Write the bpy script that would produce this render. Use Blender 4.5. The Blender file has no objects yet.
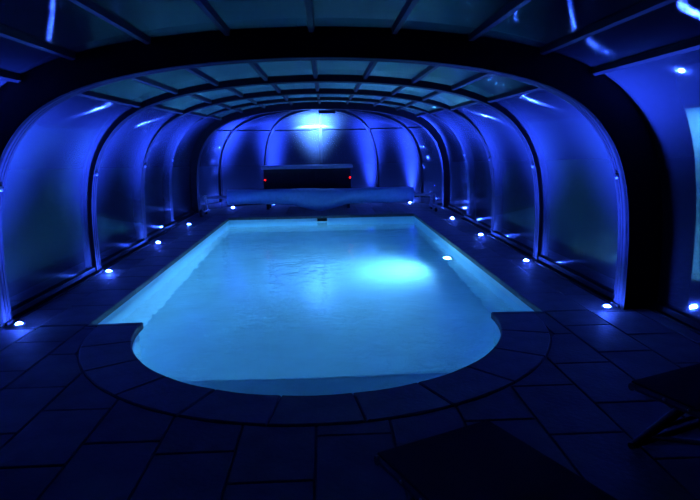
import bpy, bmesh, math, random
from mathutils import Vector, Matrix
random.seed(7)
S = bpy.context.scene
C = S.collection

# ------------------------------------------------------------------ camera
F_PX = 570.0
CAM = Vector((0.078, 0.0, 1.4857)); YAW, PITCH, ROLL = 0.0419, 0.1821, -0.0173
fw = Vector((math.sin(YAW)*math.cos(PITCH), math.cos(YAW)*math.cos(PITCH), -math.sin(PITCH)))
rt = Vector((math.cos(YAW), -math.sin(YAW), 0)); up = rt.cross(fw)
r2 = math.cos(ROLL)*rt + math.sin(ROLL)*up; u2 = -math.sin(ROLL)*rt + math.cos(ROLL)*up
cd = bpy.data.cameras.new('camera'); cd.sensor_width = 36; cd.lens = F_PX/700*36; cd.clip_start = 0.02
cam = bpy.data.objects.new('camera', cd); C.objects.link(cam)
cam.matrix_world = Matrix(((r2.x, u2.x, -fw.x, CAM.x), (r2.y, u2.y, -fw.y, CAM.y), (r2.z, u2.z, -fw.z, CAM.z), (0, 0, 0, 1)))
S.camera = cam

# ------------------------------------------------------------------ night sky, exposure
w = bpy.data.worlds.new('night_sky'); S.world = w; w.use_nodes = True
bg = w.node_tree.nodes['Background']; bg.inputs[0].default_value = (0.10, 0.18, 0.55, 1); bg.inputs[1].default_value = 0.0015
vs = S.view_settings; vs.view_transform = 'Standard'; vs.look = 'None'; vs.exposure = 0; vs.gamma = 1; vs.use_curve_mapping = False
S.cycles.use_denoising = True; S.cycles.use_light_tree = False
S.cycles.max_bounces = 14; S.cycles.transparent_max_bounces = 24; S.cycles.diffuse_bounces = 6
S.cycles.glossy_bounces = 6; S.cycles.transmission_bounces = 10; S.cycles.sample_clamp_indirect = 80

POOL_LAMP_W = 570.0          # the lamp under water
LED_W = 10000.0               # each uplight in the deck
DOME_W = 80000.0             # the one behind the chest
POOL_COL = (0.19, 0.60, 1.0)
LED_COL = (0.022, 0.065, 1.0)

# ------------------------------------------------------------------ materials
def nodes(name):
    m = bpy.data.materials.new(name); m.use_nodes = True
    nt = m.node_tree; nt.nodes.clear()
    return m, nt, nt.nodes.new('ShaderNodeOutputMaterial')

def mat(name, col, rough=0.5, metal=0.0, noise=0.0, nscale=20.0, bump=0.0, bscale=60.0, spec=0.5, detail=4):
    m, nt, out = nodes(name)
    p = nt.nodes.new('ShaderNodeBsdfPrincipled')
    p.inputs['Base Color'].default_value = (*col, 1); p.inputs['Roughness'].default_value = rough
    p.inputs['Metallic'].default_value = metal; p.inputs['Specular IOR Level'].default_value = spec
    nt.links.new(p.outputs[0], out.inputs[0])
    tc = nt.nodes.new('ShaderNodeTexCoord')
    if noise:
        n = nt.nodes.new('ShaderNodeTexNoise'); n.inputs['Scale'].default_value = nscale; n.inputs['Detail'].default_value = detail
        nt.links.new(tc.outputs['Object'], n.inputs['Vector'])
        r = nt.nodes.new('ShaderNodeValToRGB')
        r.color_ramp.elements[0].color = (*[c*(1-noise) for c in col], 1); r.color_ramp.elements[0].position = 0.3
        r.color_ramp.elements[1].color = (*[min(1, c*(1+noise)) for c in col], 1); r.color_ramp.elements[1].position = 0.7
        nt.links.new(n.outputs['Fac'], r.inputs[0]); nt.links.new(r.outputs[0], p.inputs['Base Color'])
    if bump:
        n = nt.nodes.new('ShaderNodeTexNoise'); n.inputs['Scale'].default_value = bscale; n.inputs['Detail'].default_value = 5
        nt.links.new(tc.outputs['Object'], n.inputs['Vector'])
        b = nt.nodes.new('ShaderNodeBump'); b.inputs['Strength'].default_value = bump; b.inputs['Distance'].default_value = 0.01
        nt.links.new(n.outputs['Fac'], b.inputs['Height']); nt.links.new(b.outputs[0], p.inputs['Normal'])
    return m

def emit(name, col, s):
    m, nt, out = nodes(name)
    e = nt.nodes.new('ShaderNodeEmission'); e.inputs[0].default_value = (*col, 1); e.inputs[1].default_value = s
    nt.links.new(e.outputs[0], out.inputs[0]); return m

def pane_mat(name, rough, aniso, scatter, ior, thru, gloss=1.0):
    """clear polycarbonate: lets the night through, mirrors the room, scatters a little light"""
    m, nt, out = nodes(name); N = nt.nodes.new; L = nt.links.new
    tr = N('ShaderNodeBsdfTransparent'); tr.inputs[0].default_value = (*thru, 1)
    df = N('ShaderNodeBsdfDiffuse'); df.inputs[0].default_value = (0.75, 0.8, 0.85, 1)
    gl = N('ShaderNodeBsdfAnisotropic'); gl.inputs['Color'].default_value = (0.95, 0.97, 1, 1)
    gl.inputs['Roughness'].default_value = rough; gl.inputs['Anisotropy'].default_value = aniso
    tg = N('ShaderNodeTangent'); tg.direction_type = 'UV_MAP'; tg.uv_map = 'UVMap'
    L(tg.outputs[0], gl.inputs['Tangent'])
    fr = N('ShaderNodeFresnel'); fr.inputs[0].default_value = ior
    m1 = N('ShaderNodeMixShader'); m1.inputs[0].default_value = scatter
    L(tr.outputs[0], m1.inputs[1]); L(df.outputs[0], m1.inputs[2])
    mg = N('ShaderNodeMath'); mg.operation = 'MULTIPLY'; mg.inputs[1].default_value = gloss; L(fr.outputs[0], mg.inputs[0])
    m2 = N('ShaderNodeMixShader'); L(mg.outputs[0], m2.inputs[0]); L(m1.outputs[0], m2.inputs[1]); L(gl.outputs[0], m2.inputs[2])
    L(m2.outputs[0], out.inputs[0]); return m

def water_mat():
    m, nt, out = nodes('pool_water'); N = nt.nodes.new; L = nt.links.new
    g = N('ShaderNodeBsdfGlass'); g.inputs['IOR'].default_value = 1.333; g.inputs['Roughness'].default_value = 0.0
    g.inputs['Color'].default_value = (0.75, 0.93, 1, 1)
    tc = N('ShaderNodeTexCoord')
    n1 = N('ShaderNodeTexNoise'); n1.inputs['Scale'].default_value = 3.2; n1.inputs['Detail'].default_value = 2
    n2 = N('ShaderNodeTexNoise'); n2.inputs['Scale'].default_value = 14; n2.inputs['Detail'].default_value = 2
    mx = N('ShaderNodeMath'); mx.operation = 'MULTIPLY_ADD'; mx.inputs[1].default_value = 0.4
    for n in (n1, n2): L(tc.outputs['Object'], n.inputs['Vector'])
    L(n2.outputs['Fac'], mx.inputs[0]); L(n1.outputs['Fac'], mx.inputs[2])
    b = N('ShaderNodeBump'); b.inputs['Strength'].default_value = 0.6; b.inputs['Distance'].default_value = 0.012
    L(mx.outputs[0], b.inputs['Height']); L(b.outputs[0], g.inputs['Normal']); L(g.outputs[0], out.inputs[0]); return m

M = {
    'alu': mat('dark_anodised_aluminium', (0.010, 0.010, 0.012), 0.6, 0.0, 0.15, 8, spec=0.08),
    'rib': mat('grey_anodised_aluminium', (0.009, 0.009, 0.010), 0.6, 0.0, 0.15, 8, spec=0.06),
    'stand': mat('dull_grey_metal', (0.10, 0.10, 0.11), 0.5, 0.3, 0.1, 30),
    'steel': mat('brushed_steel', (0.55, 0.56, 0.58), 0.3, 1.0, 0.1, 30),
    'stone': mat('deck_stone', (0.095, 0.09, 0.09), 0.72, 0, 0.28, 5, 0.35, 30),
    'stone2': mat('deck_stone_warm', (0.105, 0.10, 0.09), 0.72, 0, 0.28, 6, 0.35, 28),
    'stone3': mat('deck_stone_grey', (0.085, 0.085, 0.088), 0.72, 0, 0.28, 4, 0.35, 32),
    'coping': mat('coping_stone', (0.11, 0.105, 0.10), 0.65, 0, 0.22, 6, 0.3, 30),
    'grout': mat('dark_grout', (0.055, 0.055, 0.055), 0.9, 0, 0.3, 30),
    'grass': mat('night_grass', (0.02, 0.035, 0.012), 0.9, 0, 0.5, 8, 0.6, 40),
    'liner': mat('pool_liner', (0.58, 0.80, 0.89), 0.45, 0, 0.05, 3, 0.05, 12),
    'roof_pane': pane_mat('roof_polycarbonate', 0.20, 0.99, 0.008, 1.45, (0.75, 0.8, 0.85), 0.26),
    'side_pane': pane_mat('side_polycarbonate', 0.08, 0.5, 0.014, 1.45, (0.75, 0.8, 0.85), 0.06),
    'clear_pane': pane_mat('clear_polycarbonate', 0.04, 0.0, 0.014, 1.5, (0.8, 0.85, 0.88), 0.2),
    'gasket': mat('black_rubber', (0.003, 0.003, 0.0035), 0.7, 0, 0.2, 20, spec=0.04),
    'led': emit('led_lens', (0.03, 0.09, 1.0), 9000.0),
    'red': emit('red_indicator', (1.0, 0.006, 0.005), 12.0),
    'poollamp': emit('pool_lamp_lens', (0.55, 0.9, 1.0), 12.0),
    'white': mat('white_plastic', (0.8, 0.82, 0.84), 0.4, 0, 0.04, 10),
    'cover': mat('bubble_cover', (0.10, 0.20, 0.34), 0.35, 0, 0.1, 12, 0.5, 120),
    'chest': mat('dark_resin', (0.008, 0.008, 0.009), 0.6, 0, 0.25, 14, 0.2, 40, spec=0.15),
    'lid': mat('grey_resin_lid', (0.16, 0.17, 0.2), 0.45, 0, 0.15, 14),
    'sling': mat('black_sling', (0.006, 0.006, 0.007), 0.8, 0, 0.3, 60, 0.3, 300, spec=0.1),
    'tube': mat('dark_lounger_tube', (0.05, 0.05, 0.055), 0.35, 0.0, 0.1, 20),
    'black': mat('black_plastic', (0.006, 0.006, 0.007), 0.6, 0, 0.2, 20, spec=0.15),
}
WATER = water_mat()

# ------------------------------------------------------------------ helpers
def mesh_obj(name, verts, faces, m, parent=None, smooth=False, uvs=None):
    me = bpy.data.meshes.new(name); me.from_pydata([tuple(v) for v in verts], [], faces); me.update()
    me.materials.append(m)
    if smooth: me.polygons.foreach_set('use_smooth', [True]*len(me.polygons))
    if uvs:
        ul = me.uv_layers.new(name='UVMap')
        for lp in me.loops: ul.data[lp.index].uv = uvs[lp.vertex_index]
    o = bpy.data.objects.new(name, me); C.objects.link(o); o.parent = parent
    return o

def bm_obj(name, bm, m, parent=None, smooth=False):
    me = bpy.data.meshes.new(name); bmesh.ops.recalc_face_normals(bm, faces=bm.faces); bm.to_mesh(me); bm.free()
    me.materials.append(m)
    if smooth:
        me.polygons.foreach_set('use_smooth', [True]*len(me.polygons)); me.set_sharp_from_angle(angle=math.radians(40))
    o = bpy.data.objects.new(name, me); C.objects.link(o); o.parent = parent
    return o

def add_box(bm, lo, hi, bevel=0.0, mtx=None):
    ret = bmesh.ops.create_cube(bm, size=1)
    vs_ = ret['verts']; lo = Vector(lo); hi = Vector(hi)
    for v in vs_:
        v.co = Vector([(lo[i]+hi[i])/2 + v.co[i]*(hi[i]-lo[i]) for i in range(3)])
    if bevel:
        es = list({e for v in vs_ for e in v.link_edges})
        r = bmesh.ops.bevel(bm, geom=es, offset=bevel, segments=2, affect='EDGES', profile=0.6)
        vs_ = list({v for f in r['faces'] for v in f.verts} | {v for v in vs_ if v.is_valid})
    if mtx is not None: bmesh.ops.transform(bm, matrix=mtx, verts=[v for v in vs_ if v.is_valid])

def add_tube(bm, pts, r, n=10, caps=True):
    pts = [Vector(p) for p in pts]; rings = []
    for i, p in enumerate(pts):
        d = (pts[min(i+1, len(pts)-1)] - pts[max(i-1, 0)]).normalized()
        a = d.orthogonal().normalized() if i == 0 else (rings_a - d*rings_a.dot(d)).normalized()
        rings_a = a; b = d.cross(a); rr = r[i] if isinstance(r, (list, tuple)) else r
        rings.append([bm.verts.new(p + rr*(math.cos(t)*a + math.sin(t)*b)) for t in [2*math.pi*k/n for k in range(n)]])
    for i in range(len(rings)-1):
        for k in range(n):
            bm.faces.new((rings[i][k], rings[i][(k+1) % n], rings[i+1][(k+1) % n], rings[i+1][k]))
    if caps:
        bm.faces.new(rings[0][::-1]); bm.faces.new(rings[-1])

def add_lathe(bm, prof, n=24, mtx=None):
    """prof: list of (radius, z) revolved around z"""
    rings = []; new = []
    for (r, z) in prof:
        if r < 1e-6: ring = [bm.verts.new((0, 0, z))]
        else: ring = [bm.verts.new((r*math.cos(2*math.pi*k/n), r*math.sin(2*math.pi*k/n), z)) for k in range(n)]
        rings.append(ring); new += ring
    for a, b in zip(rings, rings[1:]):
        for k in range(n):
            q = [a[k % len(a)], a[(k+1) % len(a)], b[(k+1) % len(b)], b[k % len(b)]]
            u = []
            for v in q:
                if v not in u: u.append(v)
            if len(u) > 2: bm.faces.new(u)
    if mtx is not None: bmesh.ops.transform(bm, matrix=mtx, verts=new)

def empty(name, loc=(0, 0, 0), rz=0):
    o = bpy.data.objects.new(name, None); C.objects.link(o); o.location = loc; o.rotation_euler = (0, 0, rz)
    o.empty_display_size = 0.2
    return o

def tag(o, label, cat=None, group=None, kind=None):
    o['label'] = label
    if cat: o['category'] = cat
    if group: o['group'] = group
    if kind: o['kind'] = kind
    return o

def copy_tree(o, parent=None):
    c = o.copy(); C.objects.link(c); c.parent = parent
    for ch in list(o.children): copy_tree(ch, c)
    return c

# ------------------------------------------------------------------ arch profile
HALF = [(2.72, 0.0), (2.725, 0.25), (2.725, 0.5), (2.71, 0.8), (2.67, 1.08), (2.60, 1.32), (2.48, 1.54), (2.30, 1.74),
        (2.06, 1.89), (1.76, 2.0), (1.40, 2.08), (1.0, 2.135), (0.55, 2.17), (0.0, 2.185)]
def _cr(P, per=5):
    out = []
    for i in range(len(P)-1):
        p0, p1, p2, p3 = P[max(i-1, 0)], P[i], P[i+1], P[min(i+2, len(P)-1)]
        if i+2 > len(P)-1: p3 = (-P[-2][0], P[-2][1])
        for k in range(per):
            t = k/per
            out.append(tuple(0.5*(2*p1[j] + (p2[j]-p0[j])*t + (2*p0[j]-5*p1[j]+4*p2[j]-p3[j])*t*t + (3*p1[j]-p0[j]-3*p2[j]+p3[j])*t**3) for j in (0, 1)))
    out.append(P[-1]); return out
_h = _cr(HALF, 4)                         # right foot -> crown
ARCH = _h + [(-x, z) for x, z in _h[-2::-1]]   # right foot -> crown -> left foot
NA = len(ARCH)
NORM = []
for i in range(NA):
    a, b = ARCH[max(i-1, 0)], ARCH[min(i+1, NA-1)]
    tx, tz = b[0]-a[0], b[1]-a[1]; l = math.hypot(tx, tz)
    NORM.append((tz/l, -tx/l))
NORM[0] = (1, 0); NORM[-1] = (-1, 0)

def arch_pt(i, d, sx, sz):
    """point i (float ok) of the arch scaled by sx, sz and pushed outward by d"""
    i = max(0.0, min(NA-1.0, i)); k = min(int(i), NA-2); t = i-k
    x = ARCH[k][0]*(1-t)+ARCH[k+1][0]*t; z = ARCH[k][1]*(1-t)+ARCH[k+1][1]*t
    nx = NORM[k][0]*(1-t)+NORM[k+1][0]*t; nz = NORM[k][1]*(1-t)+NORM[k+1][1]*t
    l = math.hypot(nx, nz)
    return x*sx + nx/l*d, z*sz + nz/l*d

def station_x(x):
    """arch parameter of the upper-half point with given x (unscaled)"""
    for k in range(NA-1):
        if ARCH[k][1] > 1.0 or ARCH[k+1][1] > 1.0:
            if (ARCH[k][0]-x)*(ARCH[k+1][0]-x) <= 0 and ARCH[k][0] != ARCH[k+1][0]:
                return k + (ARCH[k][0]-x)/(ARCH[k][0]-ARCH[k+1][0])
    raise ValueError(x)

def rib_mesh(name, y0, width, d0, d1, sx, sz, parent, m):
    """hollow-look aluminium arch: rectangular bar with grooves along the inner face"""
    w_ = width
    cs = [(d0, y0)]
    if d0 > -0.001:
        for a in (0.28, 0.62):
            cs += [(d0, y0+w_*a), (d0+0.012, y0+w_*(a+0.02)), (d0+0.012, y0+w_*(a+0.08)), (d0, y0+w_*(a+0.10))]
    cs += [(d0, y0+w_), (d1, y0+w_), (d1, y0)]
    n = len(cs); V = []; Fc = []
    for i in range(NA):
        for d, y in cs:
            x, z = arch_pt(i, d, sx, sz); V.append((x, y, max(z, 0.0)))
    for i in range(NA-1):
        for k in range(n):
            Fc.append((i*n+k, i*n+(k+1) % n, (i+1)*n+(k+1) % n, (i+1)*n+k))
    Fc.append(tuple(range(n))[::-1]); Fc.append(tuple((NA-1)*n+k for k in range(n)))
    return mesh_obj(name, V, Fc, m, parent)

def pane_mesh(i0, i1, y0, y1, d, th, sx, sz, m, parent, zmin=0.0):
    sz = sz*1.022
    ns = max(4, int(round((i1-i0)/1.5))); V = []; Fc = []; UV = []
    for k in range(ns+1):
        i = i0+(i1-i0)*k/ns
        for dd, y in ((d, y0), (d, y1), (d+th, y1), (d+th, y0)):
            x, z = arch_pt(i, dd, sx, sz); V.append((x, y, max(z, zmin))); UV.append((k*0.1, (y-y0)))
    for k in range(ns):
        for a in range(4):
            Fc.append((k*4+a, k*4+(a+1) % 4, k*4+4+(a+1) % 4, k*4+4+a))
    Fc += [(3, 2, 1, 0), (ns*4, ns*4+1, ns*4+2, ns*4+3)]
    o = mesh_obj('pane', V, Fc, m, parent, uvs=UV)
    me = o.data
    me.polygons.foreach_set('use_smooth', [True]*len(me.polygons)); me.set_sharp_from_angle(angle=math.radians(40))
    return o

def purlin_mesh(i, y0, y1, d, sx, sz, parent, wdt=0.06, dep=0.045):
    sz = sz*1.022
    x, z = arch_pt(i, d, sx, sz); x2, z2 = arch_pt(i, d+0.1, sx, sz)
    n = Vector((x2-x, 0, z2-z)).normalized(); t = Vector((0, 1, 0)).cross(n)
    p = Vector((x, 0, z)); V = []
    cs = [(-wdt/2, 0), (-wdt*0.3, -dep), (wdt*0.3, -dep), (wdt/2, 0), (wdt*0.3, 0.016), (-wdt*0.3, 0.016)]
    for y in (y0, y1):
        for a, b in cs: V.append(p + t*a + n*b + Vector((0, y, 0)))
    q = len(cs)
    Fc = [(k, (k+1) % q, q+(k+1) % q, q+k) for k in range(q)] + [tuple(range(q))[::-1], tuple(range(q, 2*q))]
    return mesh_obj('purlin', V, Fc, M['alu'], parent)

# ------------------------------------------------------------------ ground, deck, pool basin
PX, PY0, PY1 = 2.0, 4.80, 12.19          # straight pool: half width, near and far edge
RC, RI, RO = 4.76, 1.545, 1.90           # roman end: centre y, pool radius, coping outer radius
WATER_Z, FLOOR_Z = -0.13, -1.31

def arc_y(x, r): return RC - math.sqrt(max(r*r - x*x, 0))

# outline of the pool, counter-clockwise seen from above
def outline(dx=0.0, n=40):
    pts = [(PX+dx, PY0-dx), (PX+dx, PY1+dx), (-PX-dx, PY1+dx), (-PX-dx, PY0-dx)]
    r = RI+dx
    a0 = math.acos(max(-1, min(1, (PY0-dx-RC)/r)))
    for k in range(n+1):
        a = math.pi - 0.0 + math.pi*k/n
        pts.append((r*math.cos(a), min(RC + r*math.sin(a), PY0-dx)))
    return pts
OUT = outline()
n = len(OUT)
V = [(x, y, -0.03) for x, y in OUT] + [(x, y, FLOOR_Z) for x, y in OUT]
basin = tag(empty('pool_basin', (0, 8.0, FLOOR_Z)), 'light blue swimming pool basin with straight sides and a rounded near end', None, None, 'structure')
def sub(o):    # keep world placement below a moved empty
    o.location = o.location - o.parent.location if o.parent else o.location
    return o
sub(mesh_obj('pool_wall', V, [(k, n+k, n+(k+1) % n, (k+1) % n) for k in range(n)], M['liner'], basin))
def fill(name, pts, z0, z1, m, parent=None):
    """prism over a polygon (concave ok)"""
    bm = bmesh.new()
    vs_ = [bm.verts.new((x, y, z1)) for x, y in pts]
    es = [bm.edges.new((vs_[k], vs_[(k+1) % len(vs_)])) for k in range(len(vs_))]
    r = bmesh.ops.triangle_fill(bm, use_beauty=True, edges=es)
    fs = [g for g in r['geom'] if isinstance(g, bmesh.types.BMFace)]
    if z0 is not None:
        e = bmesh.ops.extrude_face_region(bm, geom=fs)
        for v in [g for g in e['geom'] if isinstance(g, bmesh.types.BMVert)]: v.co.z = z0
    return bm_obj(name, bm, m, parent)
sub(fill('pool_floor', OUT, FLOOR_Z-0.05, FLOOR_Z, M['liner'], basin))
# entry step with a straight edge in the rounded end
STEP_Y = 4.09
spts = []
for k in range(25):
    x = -1.0+2.0*k/24
    xx = x*math.sqrt(RI*RI-(RC-STEP_Y)**2)
    spts.append((xx, arc_y(xx, RI)))
step_poly = spts + [(spts[-1][0], STEP_Y), (spts[0][0], STEP_Y)]
sub(fill('entry_step', step_poly, FLOOR_Z, -0.41, M['liner'], basin))
# skimmer mouth in the far wall
bm = bmesh.new(); add_box(bm, (-0.135, PY1-0.012, -0.125), (0.135, PY1+0.0, -0.02), 0.004)
sk = sub(bm_obj('skimmer', bm, M['white'], basin))
bm = bmesh.new(); add_box(bm, (-0.105, PY1-0.018, -0.115), (0.105, PY1-0.010, -0.035), 0.003)
o = bm_obj('skimmer_mouth', bm, M['black'], sk); o.location = (0, 0, 0)

water = mesh_obj('pool_water', [(x, y, WATER_Z) for x, y in OUT], [], WATER)
bm = bmesh.new()
vs_ = [bm.verts.new((x, y, WATER_Z)) for x, y in OUT]
es = [bm.edges.new((vs_[k], vs_[(k+1) % n])) for k in range(n)]
bmesh.ops.triangle_fill(bm, use_beauty=True, edges=es)
for f_ in bm.faces:
    f_.normal_update()
    if f_.normal.z < 0: f_.normal_flip()
bm.to_mesh(water.data); bm.free()
tag(water, 'glowing turquoise blue water filling the swimming pool', 'water', None, 'stuff')

# ground outside, deck bed with the pool cut out
g = mesh_obj('ground', [(-40, -20, -0.12), (40, -20, -0.12), (40, 50, -0.12), (-40, 50, -0.12)], [], M['grass'])
bm = bmesh.new()
def quad(a, b, c, d): bm.faces.new([bm.verts.new(p) for p in (a, b, c, d)])
def rect(x0, y0, x1, y1, z): quad((x0, y0, z), (x1, y0, z), (x1, y1, z), (x0, y1, z))
zg = -0.12
rect(-40, -20, -3, 50, zg); rect(3, -20, 40, 50, zg); rect(-3, -20, 3, 0, zg); rect(-3, 14.0, 3, 50, zg)
bm.to_mesh(g.data); bm.free(); g['kind'] = 'structure'; g['label'] = 'dark lawn outside the pool enclosure at night'

DX = 3.2; DY0, DY1 = -2.0, 15.6
bm = bmesh.new(); zt, zb = -0.012, -0.16
for x0, y0, x1, y1 in ((-DX, PY0, -PX-0.001, PY1), (PX+0.001, PY0, DX, PY1), (-DX, PY1+0.001, DX, DY1), (-DX, DY0, DX, 2.6), (-DX, 2.6, -RO, PY0), (RO, 2.6, DX, PY0)):
    add_box(bm, (x0, y0, zb), (x1, y1, zt))
nc = 40
for k in range(nc):                     # bed in front of the round end
    x0, x1 = -RO+2*RO*k/nc, -RO+2*RO*(k+1)/nc
    def yy(x): return arc_y(x, RI+0.004) if abs(x) < RI else PY0
    a, b = yy(x0), yy(x1)
    vv = [bm.verts.new(p) for p in ((x0, 2.6, zt), (x1, 2.6, zt), (x1, b, zt), (x0, a, zt))]
    bm.faces.new(vv)
bmesh.ops.translate(bm, vec=(0, -8, 0), verts=bm.verts)
floor = bm_obj('floor', bm, M['grout']); floor.location = (0, 8, 0)
tag(floor, 'dark stone slab deck surrounding the lit pool', None, None, 'structure')

STONES = [M['stone'], M['stone2'], M['stone3']]
def prism(name, pts, z0, z1, m, parent, bev=0.004):
    """convex-ish slab from a CCW outline with a small chamfer on the top edge"""
    cx = sum(p[0] for p in pts)/len(pts); cy = sum(p[1] for p in pts)/len(pts); q = len(pts)
    def ins(p):
        dx, dy = cx-p[0], cy-p[1]; l = math.hypot(dx, dy) or 1
        return (p[0]+dx/l*bev*1.4, p[1]+dy/l*bev*1.4)
    V = [(x-cx, y-cy, z0) for x, y in pts] + [(x-cx, y-cy, z1-bev) for x, y in pts] + [(ins(p)[0]-cx, ins(p)[1]-cy, z1) for p in pts]
    Fc = []
    for r in (0, 1):
        for k in range(q): Fc.append((r*q+k, r*q+(k+1) % q, (r+1)*q+(k+1) % q, (r+1)*q+k))
    Fc.append(tuple(2*q+k for k in range(q)))
    o = mesh_obj(name, V, Fc, m, parent); o.location = (cx - parent.location.x, cy - parent.location.y, 0)
    return o

_rect_cache = {}
def rect_slab(x0, y0, x1, y1):
    j = 0.0055; mi = random.randrange(3)
    key = (round(x1-x0, 3), round(y1-y0, 3), mi)
    dz = random.uniform(-0.0015, 0.0015)
    if key in _rect_cache:
        o = _rect_cache[key].copy(); C.objects.link(o)
        o.location = ((x0+x1)/2-floor.location.x, (y0+y1)/2-floor.location.y, dz); return o
    o = prism('deck_slab', [(x0+j, y0+j), (x1-j, y0+j), (x1-j, y1-j), (x0+j, y1-j)], -0.03, 0.0, STONES[mi], floor)
    o.location.z = dz; _rect_cache[key] = o; return o

PH = {-1.4: 3.16, -1.0: 2.76, -0.6: 2.63, -0.2: 2.95, 0.2: 2.75, 0.6: 3.05, 1.0: 2.85, 1.4: 3.27, 1.8: 3.01, -1.8: 2.9}
def runs(c, y0, y1, L):
    ph = PH.get(round(c, 1), 2.7+0.31*((int(abs(c)*10)*7) % 5)/2.5)
    ys = []; y = ph - L*math.ceil((ph-y0)/L)
    while y < y1 + 1e-6:
        ys.append(y); y += L
    ys.append(y)
    for a, b in zip(ys, ys[1:]):
        a2, b2 = max(a, y0), min(b, y1)
        if b2-a2 > 0.03: yield a2, b2
for s in range(-8, 8):
    x0 = s*0.4; x1 = x0+0.4; c = x0+0.2
    inside = abs(c) < 2.0
    if inside:
        for a, b in runs(c, 0.6, PY0-0.0, 0.6):
            # trim by the coping circle
            ya = min(arc_y(x, RO) if abs(x) < RO else PY0 for x in (x0, x1, c))
            if b <= ya: rect_slab(x0, a, x1, b); continue
            pts_t = []
            for k in range(9):
                x = x0+0.4*k/8; lim = arc_y(x, RO) if abs(x) < RO else PY0
                pts_t.append((x, min(b, lim)))
            j = 0.0055
            keep = [(x, y) for x, y in pts_t if y-a > 0.015]
            if len(keep) < 2: continue
            xs = [p[0] for p in keep]
            poly = [(xs[0]+j, a+j), (xs[-1]-j, a+j)] + [(min(max(x, xs[0]+j), xs[-1]-j), y-j) for x, y in reversed(keep)]
            prism('deck_slab', poly, -0.03, 0.0, STONES[random.randrange(3)], floor)
        for a, b in runs(c, PY1+0.36, DY1, 0.6): rect_slab(x0, a, x1, b)
    elif abs(c) < 2.4:
        for a, b in runs(c, 0.6, PY0-0.0, 0.6): rect_slab(x0, a, x1, b)
        for a, b in runs(c, PY1+0.36, DY1, 0.6): rect_slab(x0, a, x1, b)
    else:
        for a, b in runs(c, 0.6, DY1, 0.6): rect_slab(x0, a, x1, b)

# coping stones: straight sides, far edge, round near end
cop = empty('pool_coping', (0, 8, 0)); tag(cop, 'rim of pale stone coping around the swimming pool', None, None, 'structure')
def cope(pts): return prism('coping_stone', pts, -0.05, 0.006, M['coping'], cop, 0.008)
j = 0.003
ny = 12
for k in range(ny):
    a, b = PY0+(PY1-PY0)*k/ny, PY0+(PY1-PY0)*(k+1)/ny
    cope([(PX-0.02, a+j), (PX+0.395, a+j), (PX+0.395, b-j), (PX-0.02, b-j)])
    cope([(-PX-0.395, a+j), (-PX+0.02, a+j), (-PX+0.02, b-j), (-PX-0.395, b-j)])
for k in range(8):
    a, b = -2.4+0.6*k, -1.8+0.6*k
    cope([(a+j, PY1-0.02), (b-j, PY1-0.02), (b-j, PY1+0.355), (a+j, PY1+0.355)])
A0 = math.pi*1.0
nr = 11
for k in range(nr):
    t0, t1 = math.pi+math.pi*k/nr, math.pi+math.pi*(k+1)/nr
    e = 0.003/RI
    inn = [((RI-0.02)*math.cos(t), RC+(RI-0.02)*math.sin(t)) for t in [t0+e+(t1-t0-2*e)*q/6 for q in range(7)]]
    ou = [((RO-0.006)*math.cos(t), RC+(RO-0.006)*math.sin(t)) for t in [t0+e+(t1-t0-2*e)*q/6 for q in range(7)]]
    cope(ou + inn[::-1])
# corner stones that close the rounded rim against the straight sides
for s in (-1, 1):
    p = [(s*(RI-0.02), RC+0.003), (s*(RO-0.006), RC+0.003), (s*(RO+0.09), RC-0.0), (s*(RO+0.09), PY0-0.003), (s*(RI-0.02), PY0+0.02)]
    cope(p if s > 0 else p[::-1])

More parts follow.
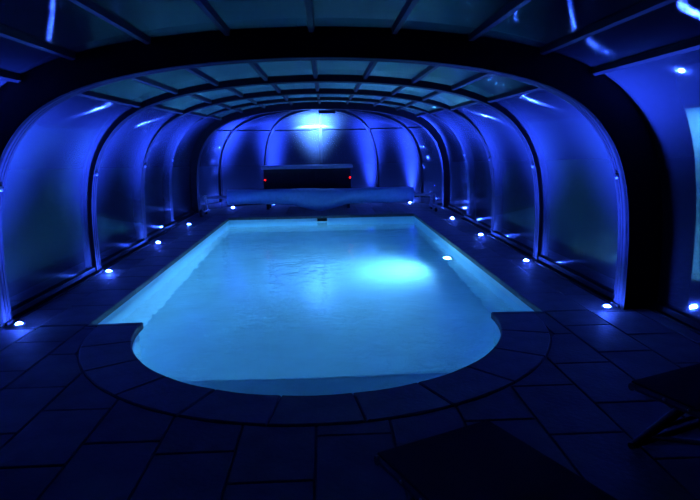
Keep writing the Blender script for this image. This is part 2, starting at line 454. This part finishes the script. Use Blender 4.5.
# ------------------------------------------------------------------ enclosure sections
PURL = [2.05, 1.62, 1.15, 0.58, 0.0, -0.58, -1.15, -1.62, -2.05]
ST = [station_x(x) for x in PURL]
def section(y0, y1, sx, sz, label, rib_w=0.15, rib_d=(0.0, 0.135), pane_d=0.07, purls=None, front_extra=None, bolts=True, side_mat='side_pane'):
    t = empty('enclosure_section', (0, y0, 0)); tag(t, label, 'enclosure', 'telescopic sections of the pool enclosure')
    def rel(o): o.location = (0, -y0, 0); return o
    rib = rel(rib_mesh('arch_rib', y0, rib_w, rib_d[0], rib_d[1], sx, sz, t, M['rib']))
    if front_extra:                       # broad collar plate that closes the step to the larger section in front
        rel(rib_mesh('collar', y0-0.06, 0.06, front_extra[0], front_extra[1], sx, sz, t, M['gasket']))
    st = purls or ST
    ya, yb = y0+rib_w, y1-0.004
    edges = [0.0]+list(st)+[NA-1.0]
    for k in range(len(edges)-1):
        side = k == 0 or k == len(edges)-2
        rel(pane_mesh(edges[k]+(0.0 if k == 0 else 0.12), edges[k+1]-(0.0 if k == len(edges)-2 else 0.12), ya, yb, pane_d, 0.008, sx, sz,
                      M[side_mat] if side else M['roof_pane'], t, 0.07))
    for i in st: rel(purlin_mesh(i, ya, yb, pane_d, sx, sz, t))
    for s in (-1, 1):
        X = 2.72*sx*s
        bm = bmesh.new(); a, b = sorted((X+s*(pane_d-0.035), X+s*(pane_d+0.05)))
        add_box(bm, (a, ya, 0.02), (b, yb, 0.075), 0.006); rel(bm_obj('base_rail', bm, M['gasket'], t))
        bm = bmesh.new(); a, b = sorted((X+s*(-0.035), X+s*0.16)); add_box(bm, (a, ya, 0.0), (b, yb, 0.022), 0.004)
        rel(bm_obj('floor_track', bm, M['gasket'], t))
        bm = bmesh.new(); a, b = sorted((X+s*(-0.025), X+s*(rib_d[1]+0.025))); add_box(bm, (a, y0, 0.0), (b, y0+rib_w, 0.025), 0.004)
        rel(bm_obj('foot_plate', bm, M['alu'], t))
        if bolts:
            i = 4*4 + 1.5 if s > 0 else NA-1-(4*4+1.5)
            x, z = arch_pt(i, rib_d[0]-0.004, sx, sz)
            bm = bmesh.new(); add_lathe(bm, [(0, 0), (0.022, 0), (0.022, 0.008), (0.015, 0.014), (0, 0.016)], 12,
                                        Matrix.Translation((x, y0+rib_w/2, z)) @ Matrix.Rotation(-s*math.pi/2, 4, 'Y'))
            rel(bm_obj('hinge_bolt', bm, M['steel'], t))
    return t

YS = [4.85, 6.95, 9.07, 11.18, 13.28]
NEARP = [station_x(x) for x in (2.12, 1.72, 1.18, 0.61, 0.0, -0.61, -1.18, -1.72, -2.12)]
section(1.2, YS[0]-0.062, 1.09, 1.065, 'widest enclosure section, nearest, with roof panels overhead at the top edge', rib_d=(0.0, 0.12), pane_d=0.04, purls=NEARP, side_mat='clear_pane')
section(YS[0], YS[1], 0.997, 1.0, 'enclosure section behind the broad black front arch, over the rounded pool end', front_extra=(0.0, 0.30), rib_w=0.13)
section(YS[1], YS[2], 1.005, 1.02, 'enclosure section behind the second arch, beside the glowing patch of water')
section(YS[2], YS[3], 1.03, 1.04, 'enclosure section behind the third arch from the front')
section(YS[3], YS[4], 1.075, 1.068, 'enclosure section behind the fourth arch, over the far pool edge')

# rounded end section: ribs fan down from the crown of the last arch
def end_section():
    y0 = YS[4]; sx, sz, DEP = 1.05, 1.055, 1.75
    t = empty('enclosure_end', (0, y0, 0)); tag(t, 'domed far end of the enclosure with fanned ribs, behind the cover roller', 'enclosure', 'telescopic sections of the pool enclosure')
    def rel(o): o.location = (0, -y0, 0); return o
    rel(rib_mesh('arch_rib', y0, 0.22, 0.0, 0.16, sx, sz, t, M['alu']))
    half = [arch_pt(i, 0.05, sx, sz) for i in range((NA+1)//2)]     # foot -> crown
    half[-1] = (0.0, half[-1][1])
    rmax = half[0][0]
    def P(k, th, off=0.0):
        """k: float index on the half profile, th: azimuth from +y"""
        k = max(0.0, min(len(half)-1.0, k)); a = min(int(k), len(half)-2); f_ = k-a
        r = half[a][0]*(1-f_)+half[a+1][0]*f_; z = half[a][1]*(1-f_)+half[a+1][1]*f_
        tr, tz = half[a+1][0]-half[a][0], half[a+1][1]-half[a][1]; l = math.hypot(tr, tz)
        nr, nz = tz/l, -tr/l
        r2_ = r + nr*off; z2 = z + nz*off
        return Vector((r2_*math.sin(th), y0+0.2+r2_*math.cos(th)*DEP/rmax, max(z2, 0.0)))
    az = [math.radians(a) for a in (-88, -60, -30, 0, 30, 60, 88)]
    nh = len(half)
    kr = next(k for k in range(nh-1) if half[k+1][1] > 1.90)        # ring purlin level
    for a in az[1:-1]:
        V = []; Fc = []; tn = Vector((math.cos(a), -math.sin(a)*DEP/rmax, 0)).normalized()*0.03
        ks = [0.5*q for q in range(2*(nh-1)-1)]
        for k in ks:
            pi_, po = P(k, a, -0.045), P(k, a, 0.03)
            V += [pi_-tn, pi_+tn, po+tn, po-tn]
        for q in range(len(ks)-1):
            for c in range(4): Fc.append((q*4+c, q*4+(c+1) % 4, q*4+4+(c+1) % 4, q*4+4+c))
        Fc += [(3, 2, 1, 0), tuple((len(ks)-1)*4+c for c in range(4))]
        rel(mesh_obj('fan_rib', V, Fc, M['rib'], t))
    for a, b in zip(az, az[1:]):
        for lo, hi in ((2.0, kr-0.1), (kr+0.1, nh-1.6)):
            nu, nv = 8, max(6, int(hi-lo)); V = []; Fc = []; UV = []
            g_ = 0.012
            for q in range(nv+1):
                for u in range(nu+1):
                    th = a+g_+(b-a-2*g_)*u/nu; k = lo+(hi-lo)*q/nv
                    V.append(P(k, th, 0.0)); UV.append((q*0.1, u*0.1))
            m_ = len(V)
            for q in range(nv+1):
                for u in range(nu+1):
                    th = a+g_+(b-a-2*g_)*u/nu; k = lo+(hi-lo)*q/nv
                    V.append(P(k, th, 0.008)); UV.append((q*0.1, u*0.1))
            for q in range(nv):
                for u in range(nu):
                    i = q*(nu+1)+u
                    Fc.append((i, i+1, i+nu+2, i+nu+1)); Fc.append((m_+i, m_+i+nu+1, m_+i+nu+2, m_+i+1))
            rel(mesh_obj('pane', V, Fc, M['side_pane'], t, True, UV))
        # ring purlin and base rail of this bay
        for nm, k, hh in (('purlin', kr, 0.022), ('base_rail', None, 0)):
            V = []; Fc = []
            for u in range(9):
                th = a+(b-a)*u/8
                if k is not None:
                    p0, p1 = P(k-0.12, th, -0.02), P(k+0.12, th, -0.02); p2, p3 = P(k+0.12, th, 0.02), P(k-0.12, th, 0.02)
                else:
                    p0, p3 = P(0, th, -0.03), P(0, th, 0.03); p0.z = p3.z = 0.0; p1, p2 = p0.copy(), p3.copy(); p1.z = p2.z = 0.14
                V += [p0, p1, p2, p3]
            for u in range(8):
                for c in range(4): Fc.append((u*4+c, u*4+(c+1) % 4, u*4+4+(c+1) % 4, u*4+4+c))
            Fc += [(3, 2, 1, 0), (32, 33, 34, 35)]
            rel(mesh_obj(nm, V, Fc, M['alu'], t))
    bm = bmesh.new(); add_box(bm, (-0.02, y0+0.23, 2.10*sz), (0.36, y0+0.36, 2.185*sz-0.02), 0.006)
    rel(bm_obj('apex_plate', bm, M['alu'], t))
    return t
end_section()

# ------------------------------------------------------------------ deck lights
def beam(ld, kx, ky):
    """lens of the uplight: a fan that is narrow across the deck (kx) and wider along the pool (ky)"""
    ld.use_nodes = True; nt = ld.node_tree; N = nt.nodes.new; L = nt.links.new
    em = next(q for q in nt.nodes if q.type == 'EMISSION')
    def math_(op, a, b):
        q = N('ShaderNodeMath'); q.operation = op
        for k, v in enumerate((a, b)):
            if isinstance(v, (int, float)): q.inputs[k].default_value = v
            elif v is not None: L(v, q.inputs[k])
        return q.outputs[0]
    ge = N('ShaderNodeNewGeometry'); sp = N('ShaderNodeSeparateXYZ'); L(ge.outputs['Incoming'], sp.inputs[0])
    x2 = math_('MULTIPLY', math_('POWER', math_('ABSOLUTE', math_('DIVIDE', sp.outputs[0], sp.outputs[2]), None), 2.0), -kx)
    y2 = math_('MULTIPLY', math_('POWER', math_('ABSOLUTE', math_('DIVIDE', sp.outputs[1], sp.outputs[2]), None), 2.0), -ky)
    L(math_('EXPONENT', math_('ADD', x2, y2), None), em.inputs['Strength'])
def deck_light():
    t = empty('deck_light')
    bm = bmesh.new(); add_lathe(bm, [(0.024, 0.0), (0.024, 0.010), (0.030, 0.012), (0.044, 0.010), (0.048, 0.006), (0.048, 0.0), (0.024, 0.0)], 24)
    bm_obj('rim', bm, M['steel'], t, True)
    bm = bmesh.new(); add_lathe(bm, [(0.025, 0.006), (0.024, 0.012), (0.018, 0.016), (0.010, 0.018), (0, 0.019)], 20)
    bm_obj('lens', bm, M['led'], t, True)
    ld = bpy.data.lights.new('uplight', 'SPOT'); ld.energy = LED_W; ld.color = LED_COL; ld.spot_size = math.radians(100); ld.spot_blend = 0.3; ld.shadow_soft_size = 0.03; beam(ld, 38.0, 2.5)
    lo = bpy.data.objects.new('uplight', ld); C.objects.link(lo); lo.parent = t; lo.location = (0, 0, 0.06); lo.rotation_euler = (math.pi, 0, 0)
    return t
proto = None
ORD = ['first', 'second', 'third', 'fourth', 'fifth']
spots = []
for s, nm in ((-1, 'left'), (1, 'right')):
    for k, y in enumerate((4.87, 6.97, 9.09, 11.2)):
        where = {0: 'beside the broad black front arch', 1: 'beside the second arch', 2: 'beside the third arch', 3: 'beside the fourth arch'}[k]
        spots.append((s*2.60, y, 'round blue deck light on the %s of the pool, %s' % (nm, where)))
spots += [(2.61, 13.31, 'round blue deck light under the crank end of the cover roller'),
          (-2.21, 14.20, 'round blue deck light behind the left part of the cover roller'),
          (2.24, 14.48, 'round blue deck light behind the right part of the cover roller'),
          (-1.25, 14.92, 'round blue deck light behind the left end of the dark chest'),
          (1.25, 14.92, 'round blue deck light between the dark chest and the right side of the dome'),
          (-0.12, 14.74, 'round blue deck light behind the middle of the dark chest, shining up the domed end')]
for x, y, lab in spots:
    o = deck_light() if proto is None else copy_tree(proto)
    proto = proto or o
    if y > 13.0:                                   # lamps of the domed end have a round narrow beam
        for c_ in o.children:
            if c_.name.startswith('uplight'): c_.data = c_.data.copy(); beam(c_.data, 24.0, 24.0); c_.data.energy = LED_W*2.4
    if 'middle of the dark chest' in lab:          # the strongest uplight, behind the chest
        for c_ in o.children:
            if c_.name.startswith('uplight'): c_.data.energy = DOME_W; c_.data.color = (0.08, 0.24, 1.0)
    o.location = (x, y, 0.002); tag(o, lab, 'light', 'uplights set in the deck around the pool')

# ------------------------------------------------------------------ pool lamp under water
pl = tag(empty('pool_lamp', (PX, 8.51, -0.67)), 'round white underwater lamp glowing in the right pool wall', 'lamp')
RX = Matrix.Rotation(-math.pi/2, 4, 'Y')
bm = bmesh.new(); add_lathe(bm, [(0.085, 0.0), (0.13, 0.0), (0.13, 0.012), (0.115, 0.028), (0.088, 0.032), (0.085, 0.02)], 32, RX)
bm_obj('lamp_rim', bm, M['white'], pl, True)
bm = bmesh.new(); add_lathe(bm, [(0.086, 0.01), (0.084, 0.024), (0.05, 0.034), (0, 0.038)], 28, RX)
bm_obj('lamp_lens', bm, M['poollamp'], pl, True)
ld = bpy.data.lights.new('pool_beam', 'SPOT'); ld.energy = POOL_LAMP_W; ld.color = POOL_COL; ld.spot_size = math.radians(176); ld.spot_blend = 1.0; ld.shadow_soft_size = 0.03
lo = bpy.data.objects.new('pool_beam', ld); C.objects.link(lo); lo.parent = pl; lo.location = (-0.08, 0, 0)
lo.rotation_euler = (0, math.radians(90-12), 0)
lo.rotation_euler = Vector((-1, 0, 0.22)).to_track_quat('-Z', 'Y').to_euler()

# ------------------------------------------------------------------ cover roller
RY = 12.72
cr = tag(empty('cover_roller', (0, RY, 0)), 'pool cover roller with blue rolled cover across the far pool end', 'cover roller')
bm = bmesh.new(); add_tube(bm, [(-2.62, 0, 0.40), (2.50, 0, 0.37)], 0.032, 14); bm_obj('axle', bm, M['stand'], cr, True)
# rolled cover with loose turns and a slack belly in the middle
V = []; Fc = []; nx, na = 72, 28
for i in range(nx+1):
    x = -2.07+4.12*i/nx
    zc = 0.40-0.03*(x+2.6)/5.1
    u = x+0.02
    belly = 0.115*max(0.0, math.cos(max(-1, min(1, u/0.62))*math.pi/2))**1.2 + 0.045*max(0, 1-abs(u)/1.5)
    for k in range(na):
        a = 2*math.pi*k/na
        r = 0.165 + 0.008*math.sin(x*3.1+a*2) + 0.004*math.sin(x*9+a*3)
        z = zc + r*math.sin(a); y = r*math.cos(a)
        if math.sin(a) < 0: z += belly*math.sin(a); y += -0.05*belly/0.16*(-math.sin(a))
        V.append((x, y, z))
for i in range(nx):
    for k in range(na): Fc.append((i*na+k, i*na+(k+1) % na, (i+1)*na+(k+1) % na, (i+1)*na+k))
Fc += [tuple(range(na)), tuple(nx*na+k for k in range(na))[::-1]]
mesh_obj('rolled_cover', V, Fc, M['cover'], cr, True)
for s in (-1, 1):
    X = -2.56 if s < 0 else 2.46; zc = 0.395 if s < 0 else 0.372
    bm = bmesh.new()
    add_box(bm, (X-0.03, -0.045, zc-0.05), (X+0.03, 0.045, zc+0.055), 0.008)
    bm_obj('bearing_block', bm, M['stand'], cr)
    bm = bmesh.new(); add_tube(bm, [(X, 0, zc-0.03), (X, 0, 0.10)], 0.022, 10); add_tube(bm, [(X, -0.26, 0.085), (X, -0.2, 0.11), (X, 0.2, 0.11), (X, 0.26, 0.085)], 0.022, 10)
    add_tube(bm, [(X, 0, 0.27), (X, -0.18, 0.11)], 0.012, 8); add_tube(bm, [(X, 0, 0.27), (X, 0.18, 0.11)], 0.012, 8)
    bm_obj('stand', bm, M['stand'], cr, True)
    for yy_ in (-0.26, 0.26):
        wr = 0.085 if s < 0 else 0.045
        bm = bmesh.new(); add_lathe(bm, [(0.02, -0.03), (wr-0.015, -0.03), (wr, -0.018), (wr, 0.018), (wr-0.015, 0.03), (0.02, 0.03), (0.02, -0.03)], 20,
                                    Matrix.Translation((X-s*(-0.055), yy_, wr+0.001)) @ Matrix.Rotation(math.pi/2, 4, 'Y'))
        wh = bm_obj('wheel', bm, M['black'], cr, True)
        bm = bmesh.new(); add_tube(bm, [(X-0.02, yy_, wr), (X+s*0.10, yy_, wr)], 0.018, 10); bm_obj('wheel_hub', bm, M['stand'], wh, True)
bm = bmesh.new(); add_tube(bm, [(2.50, 0, 0.37), (2.545, 0, 0.37), (2.555, -0.01, 0.35), (2.555, -0.06, 0.16), (2.56, -0.063, 0.15), (2.68, -0.063, 0.15)], 0.014, 10)
ck = bm_obj('crank', bm, M['stand'], cr, True)
bm = bmesh.new(); add_tube(bm, [(2.585, -0.063, 0.15), (2.69, -0.063, 0.15)], 0.022, 12); bm_obj('crank_grip', bm, M['black'], ck, True)

# ------------------------------------------------------------------ dark chest behind the roller
ch = tag(empty('storage_chest', (-0.33, 13.85, 0)), 'long dark storage chest with two red indicator lamps behind the cover roller', 'storage chest')
bm = bmesh.new(); add_box(bm, (-1.03, -0.25, 0.30), (1.03, 0.25, 0.95), 0.015); bm_obj('body', bm, M['chest'], ch)
for x in (-0.96, 0.96):
    for y in (-0.19, 0.19):
        bm = bmesh.new(); add_box(bm, (x-0.035, y-0.035, 0.0), (x+0.035, y+0.035, 0.31), 0.006); bm_obj('leg', bm, M['chest'], ch)
bm = bmesh.new(); add_box(bm, (-1.08, -0.29, 0.952), (1.08, 0.29, 1.03), 0.03); bm_obj('lid', bm, M['lid'], ch, True)
for k in range(5):
    x = -1.0+0.4*k
    bm = bmesh.new(); add_box(bm, (x+0.012, -0.262, 0.34), (x+0.388, -0.2505, 0.90), 0.004); bm_obj('front_panel', bm, M['chest'], ch)
for x, z in ((-1.0, 0.71), (1.01, 0.73)):
    bm = bmesh.new(); add_lathe(bm, [(0.0, 0.02), (0.009, 0.016), (0.014, 0.009), (0.015, 0.0)], 14, Matrix.Translation((x, -0.263, z)) @ Matrix.Rotation(math.pi/2, 4, 'X'))
    o = bm_obj('indicator_lamp', bm, M['red'], ch, True); o['label'] = 'small glowing red indicator lamp'

# ------------------------------------------------------------------ sun loungers
def lounger():
    t = empty('sun_lounger'); W, LN, H = 0.56, 1.92, 0.335      # local: foot end at y=0, head towards -y, x from 0 to W
    rails = bmesh.new()
    for x in (0.02, W-0.02):
        bm = bmesh.new(); add_tube(bm, [(x, 0.0, H-0.02), (x, -1.22, H-0.02)], 0.019, 12); rl = bm_obj('side_rail', bm, M['tube'], t, True)
        for yq in (-0.17, -0.29):
            bm = bmesh.new(); sgn = -1 if x < 0.1 else 1
            add_lathe(bm, [(0.007, 0), (0.007, 0.003), (0.004, 0.006), (0, 0.007)], 10, Matrix.Translation((x+sgn*0.0165, yq, H-0.012)) @ Matrix.Rotation(sgn*math.pi/2, 4, 'Y'))
            bm_obj('rivet', bm, M['steel'], rl, True)
    rails.free()
    bm = bmesh.new(); add_tube(bm, [(0.0, 0.0, H-0.02), (W, 0.0, H-0.02)], 0.019, 12); bm_obj('foot_rail', bm, M['tube'], t, True)
    bm = bmesh.new(); add_box(bm, (0.012, -1.22, H-0.008), (W-0.012, 0.012, H+0.006), 0.004); bm_obj('seat_sling', bm, M['sling'], t)
    a = math.radians(24); Rm = Matrix.Translation((0, -1.24, H-0.02)) @ Matrix.Rotation(-a, 4, 'X')
    bm = bmesh.new()
    for x in (0.02, W-0.02): add_tube(bm, [(x, 0, 0), (x, -0.68, 0)], 0.019, 12)
    add_tube(bm, [(0.0, -0.68, 0), (W, -0.68, 0)], 0.019, 12)
    bmesh.ops.transform(bm, matrix=Rm, verts=bm.verts); bm_obj('backrest_frame', bm, M['tube'], t, True)
    bm = bmesh.new(); add_box(bm, (0.012, -0.69, 0.012), (W-0.012, -0.01, 0.026), 0.004, Rm); bm_obj('backrest_sling', bm, M['sling'], t)
    for x in (0.035, W-0.035):
        bm = bmesh.new(); add_tube(bm, [(x, -0.24, H-0.03), (x, -0.02, 0.019)], 0.022, 12); bm_obj('leg', bm, M['black'], t, True)
        bm = bmesh.new(); add_tube(bm, [(x, -1.02, H-0.03), (x, -1.24, 0.019)], 0.022, 12); bm_obj('leg', bm, M['black'], t, True)
        bm = bmesh.new(); add_tube(bm, [(x, -0.07, 0.085), (x, -0.66, H-0.035)], 0.012, 10); bm_obj('brace', bm, M['black'], t, True)
    for yq in (-0.02, -1.24):
        bm = bmesh.new(); add_tube(bm, [(0.0, yq, 0.017), (W, yq, 0.017)], 0.016, 12); bm_obj('crossbar', bm, M['black'], t, True)
    bm = bmesh.new(); add_tube(bm, [(0.035, -0.10, 0.13), (W-0.035, -0.10, 0.13)], 0.010, 10); bm_obj('stretcher', bm, M['black'], t, True)
    return t
l1 = lounger(); l1.location = (0.245, 1.96, 0.0); l1.rotation_euler = (0, 0, math.radians(25))
tag(l1, 'low black sling sun lounger cut off by the bottom edge, foot towards the pool', 'sun lounger', 'black loungers in the foreground')
l2 = copy_tree(l1); l2.location = (1.53, 2.52, 0.0); l2.rotation_euler = (0, 0, math.radians(22))
tag(l2, 'low black sling sun lounger at the right edge showing its folding legs', 'sun lounger', 'black loungers in the foreground')
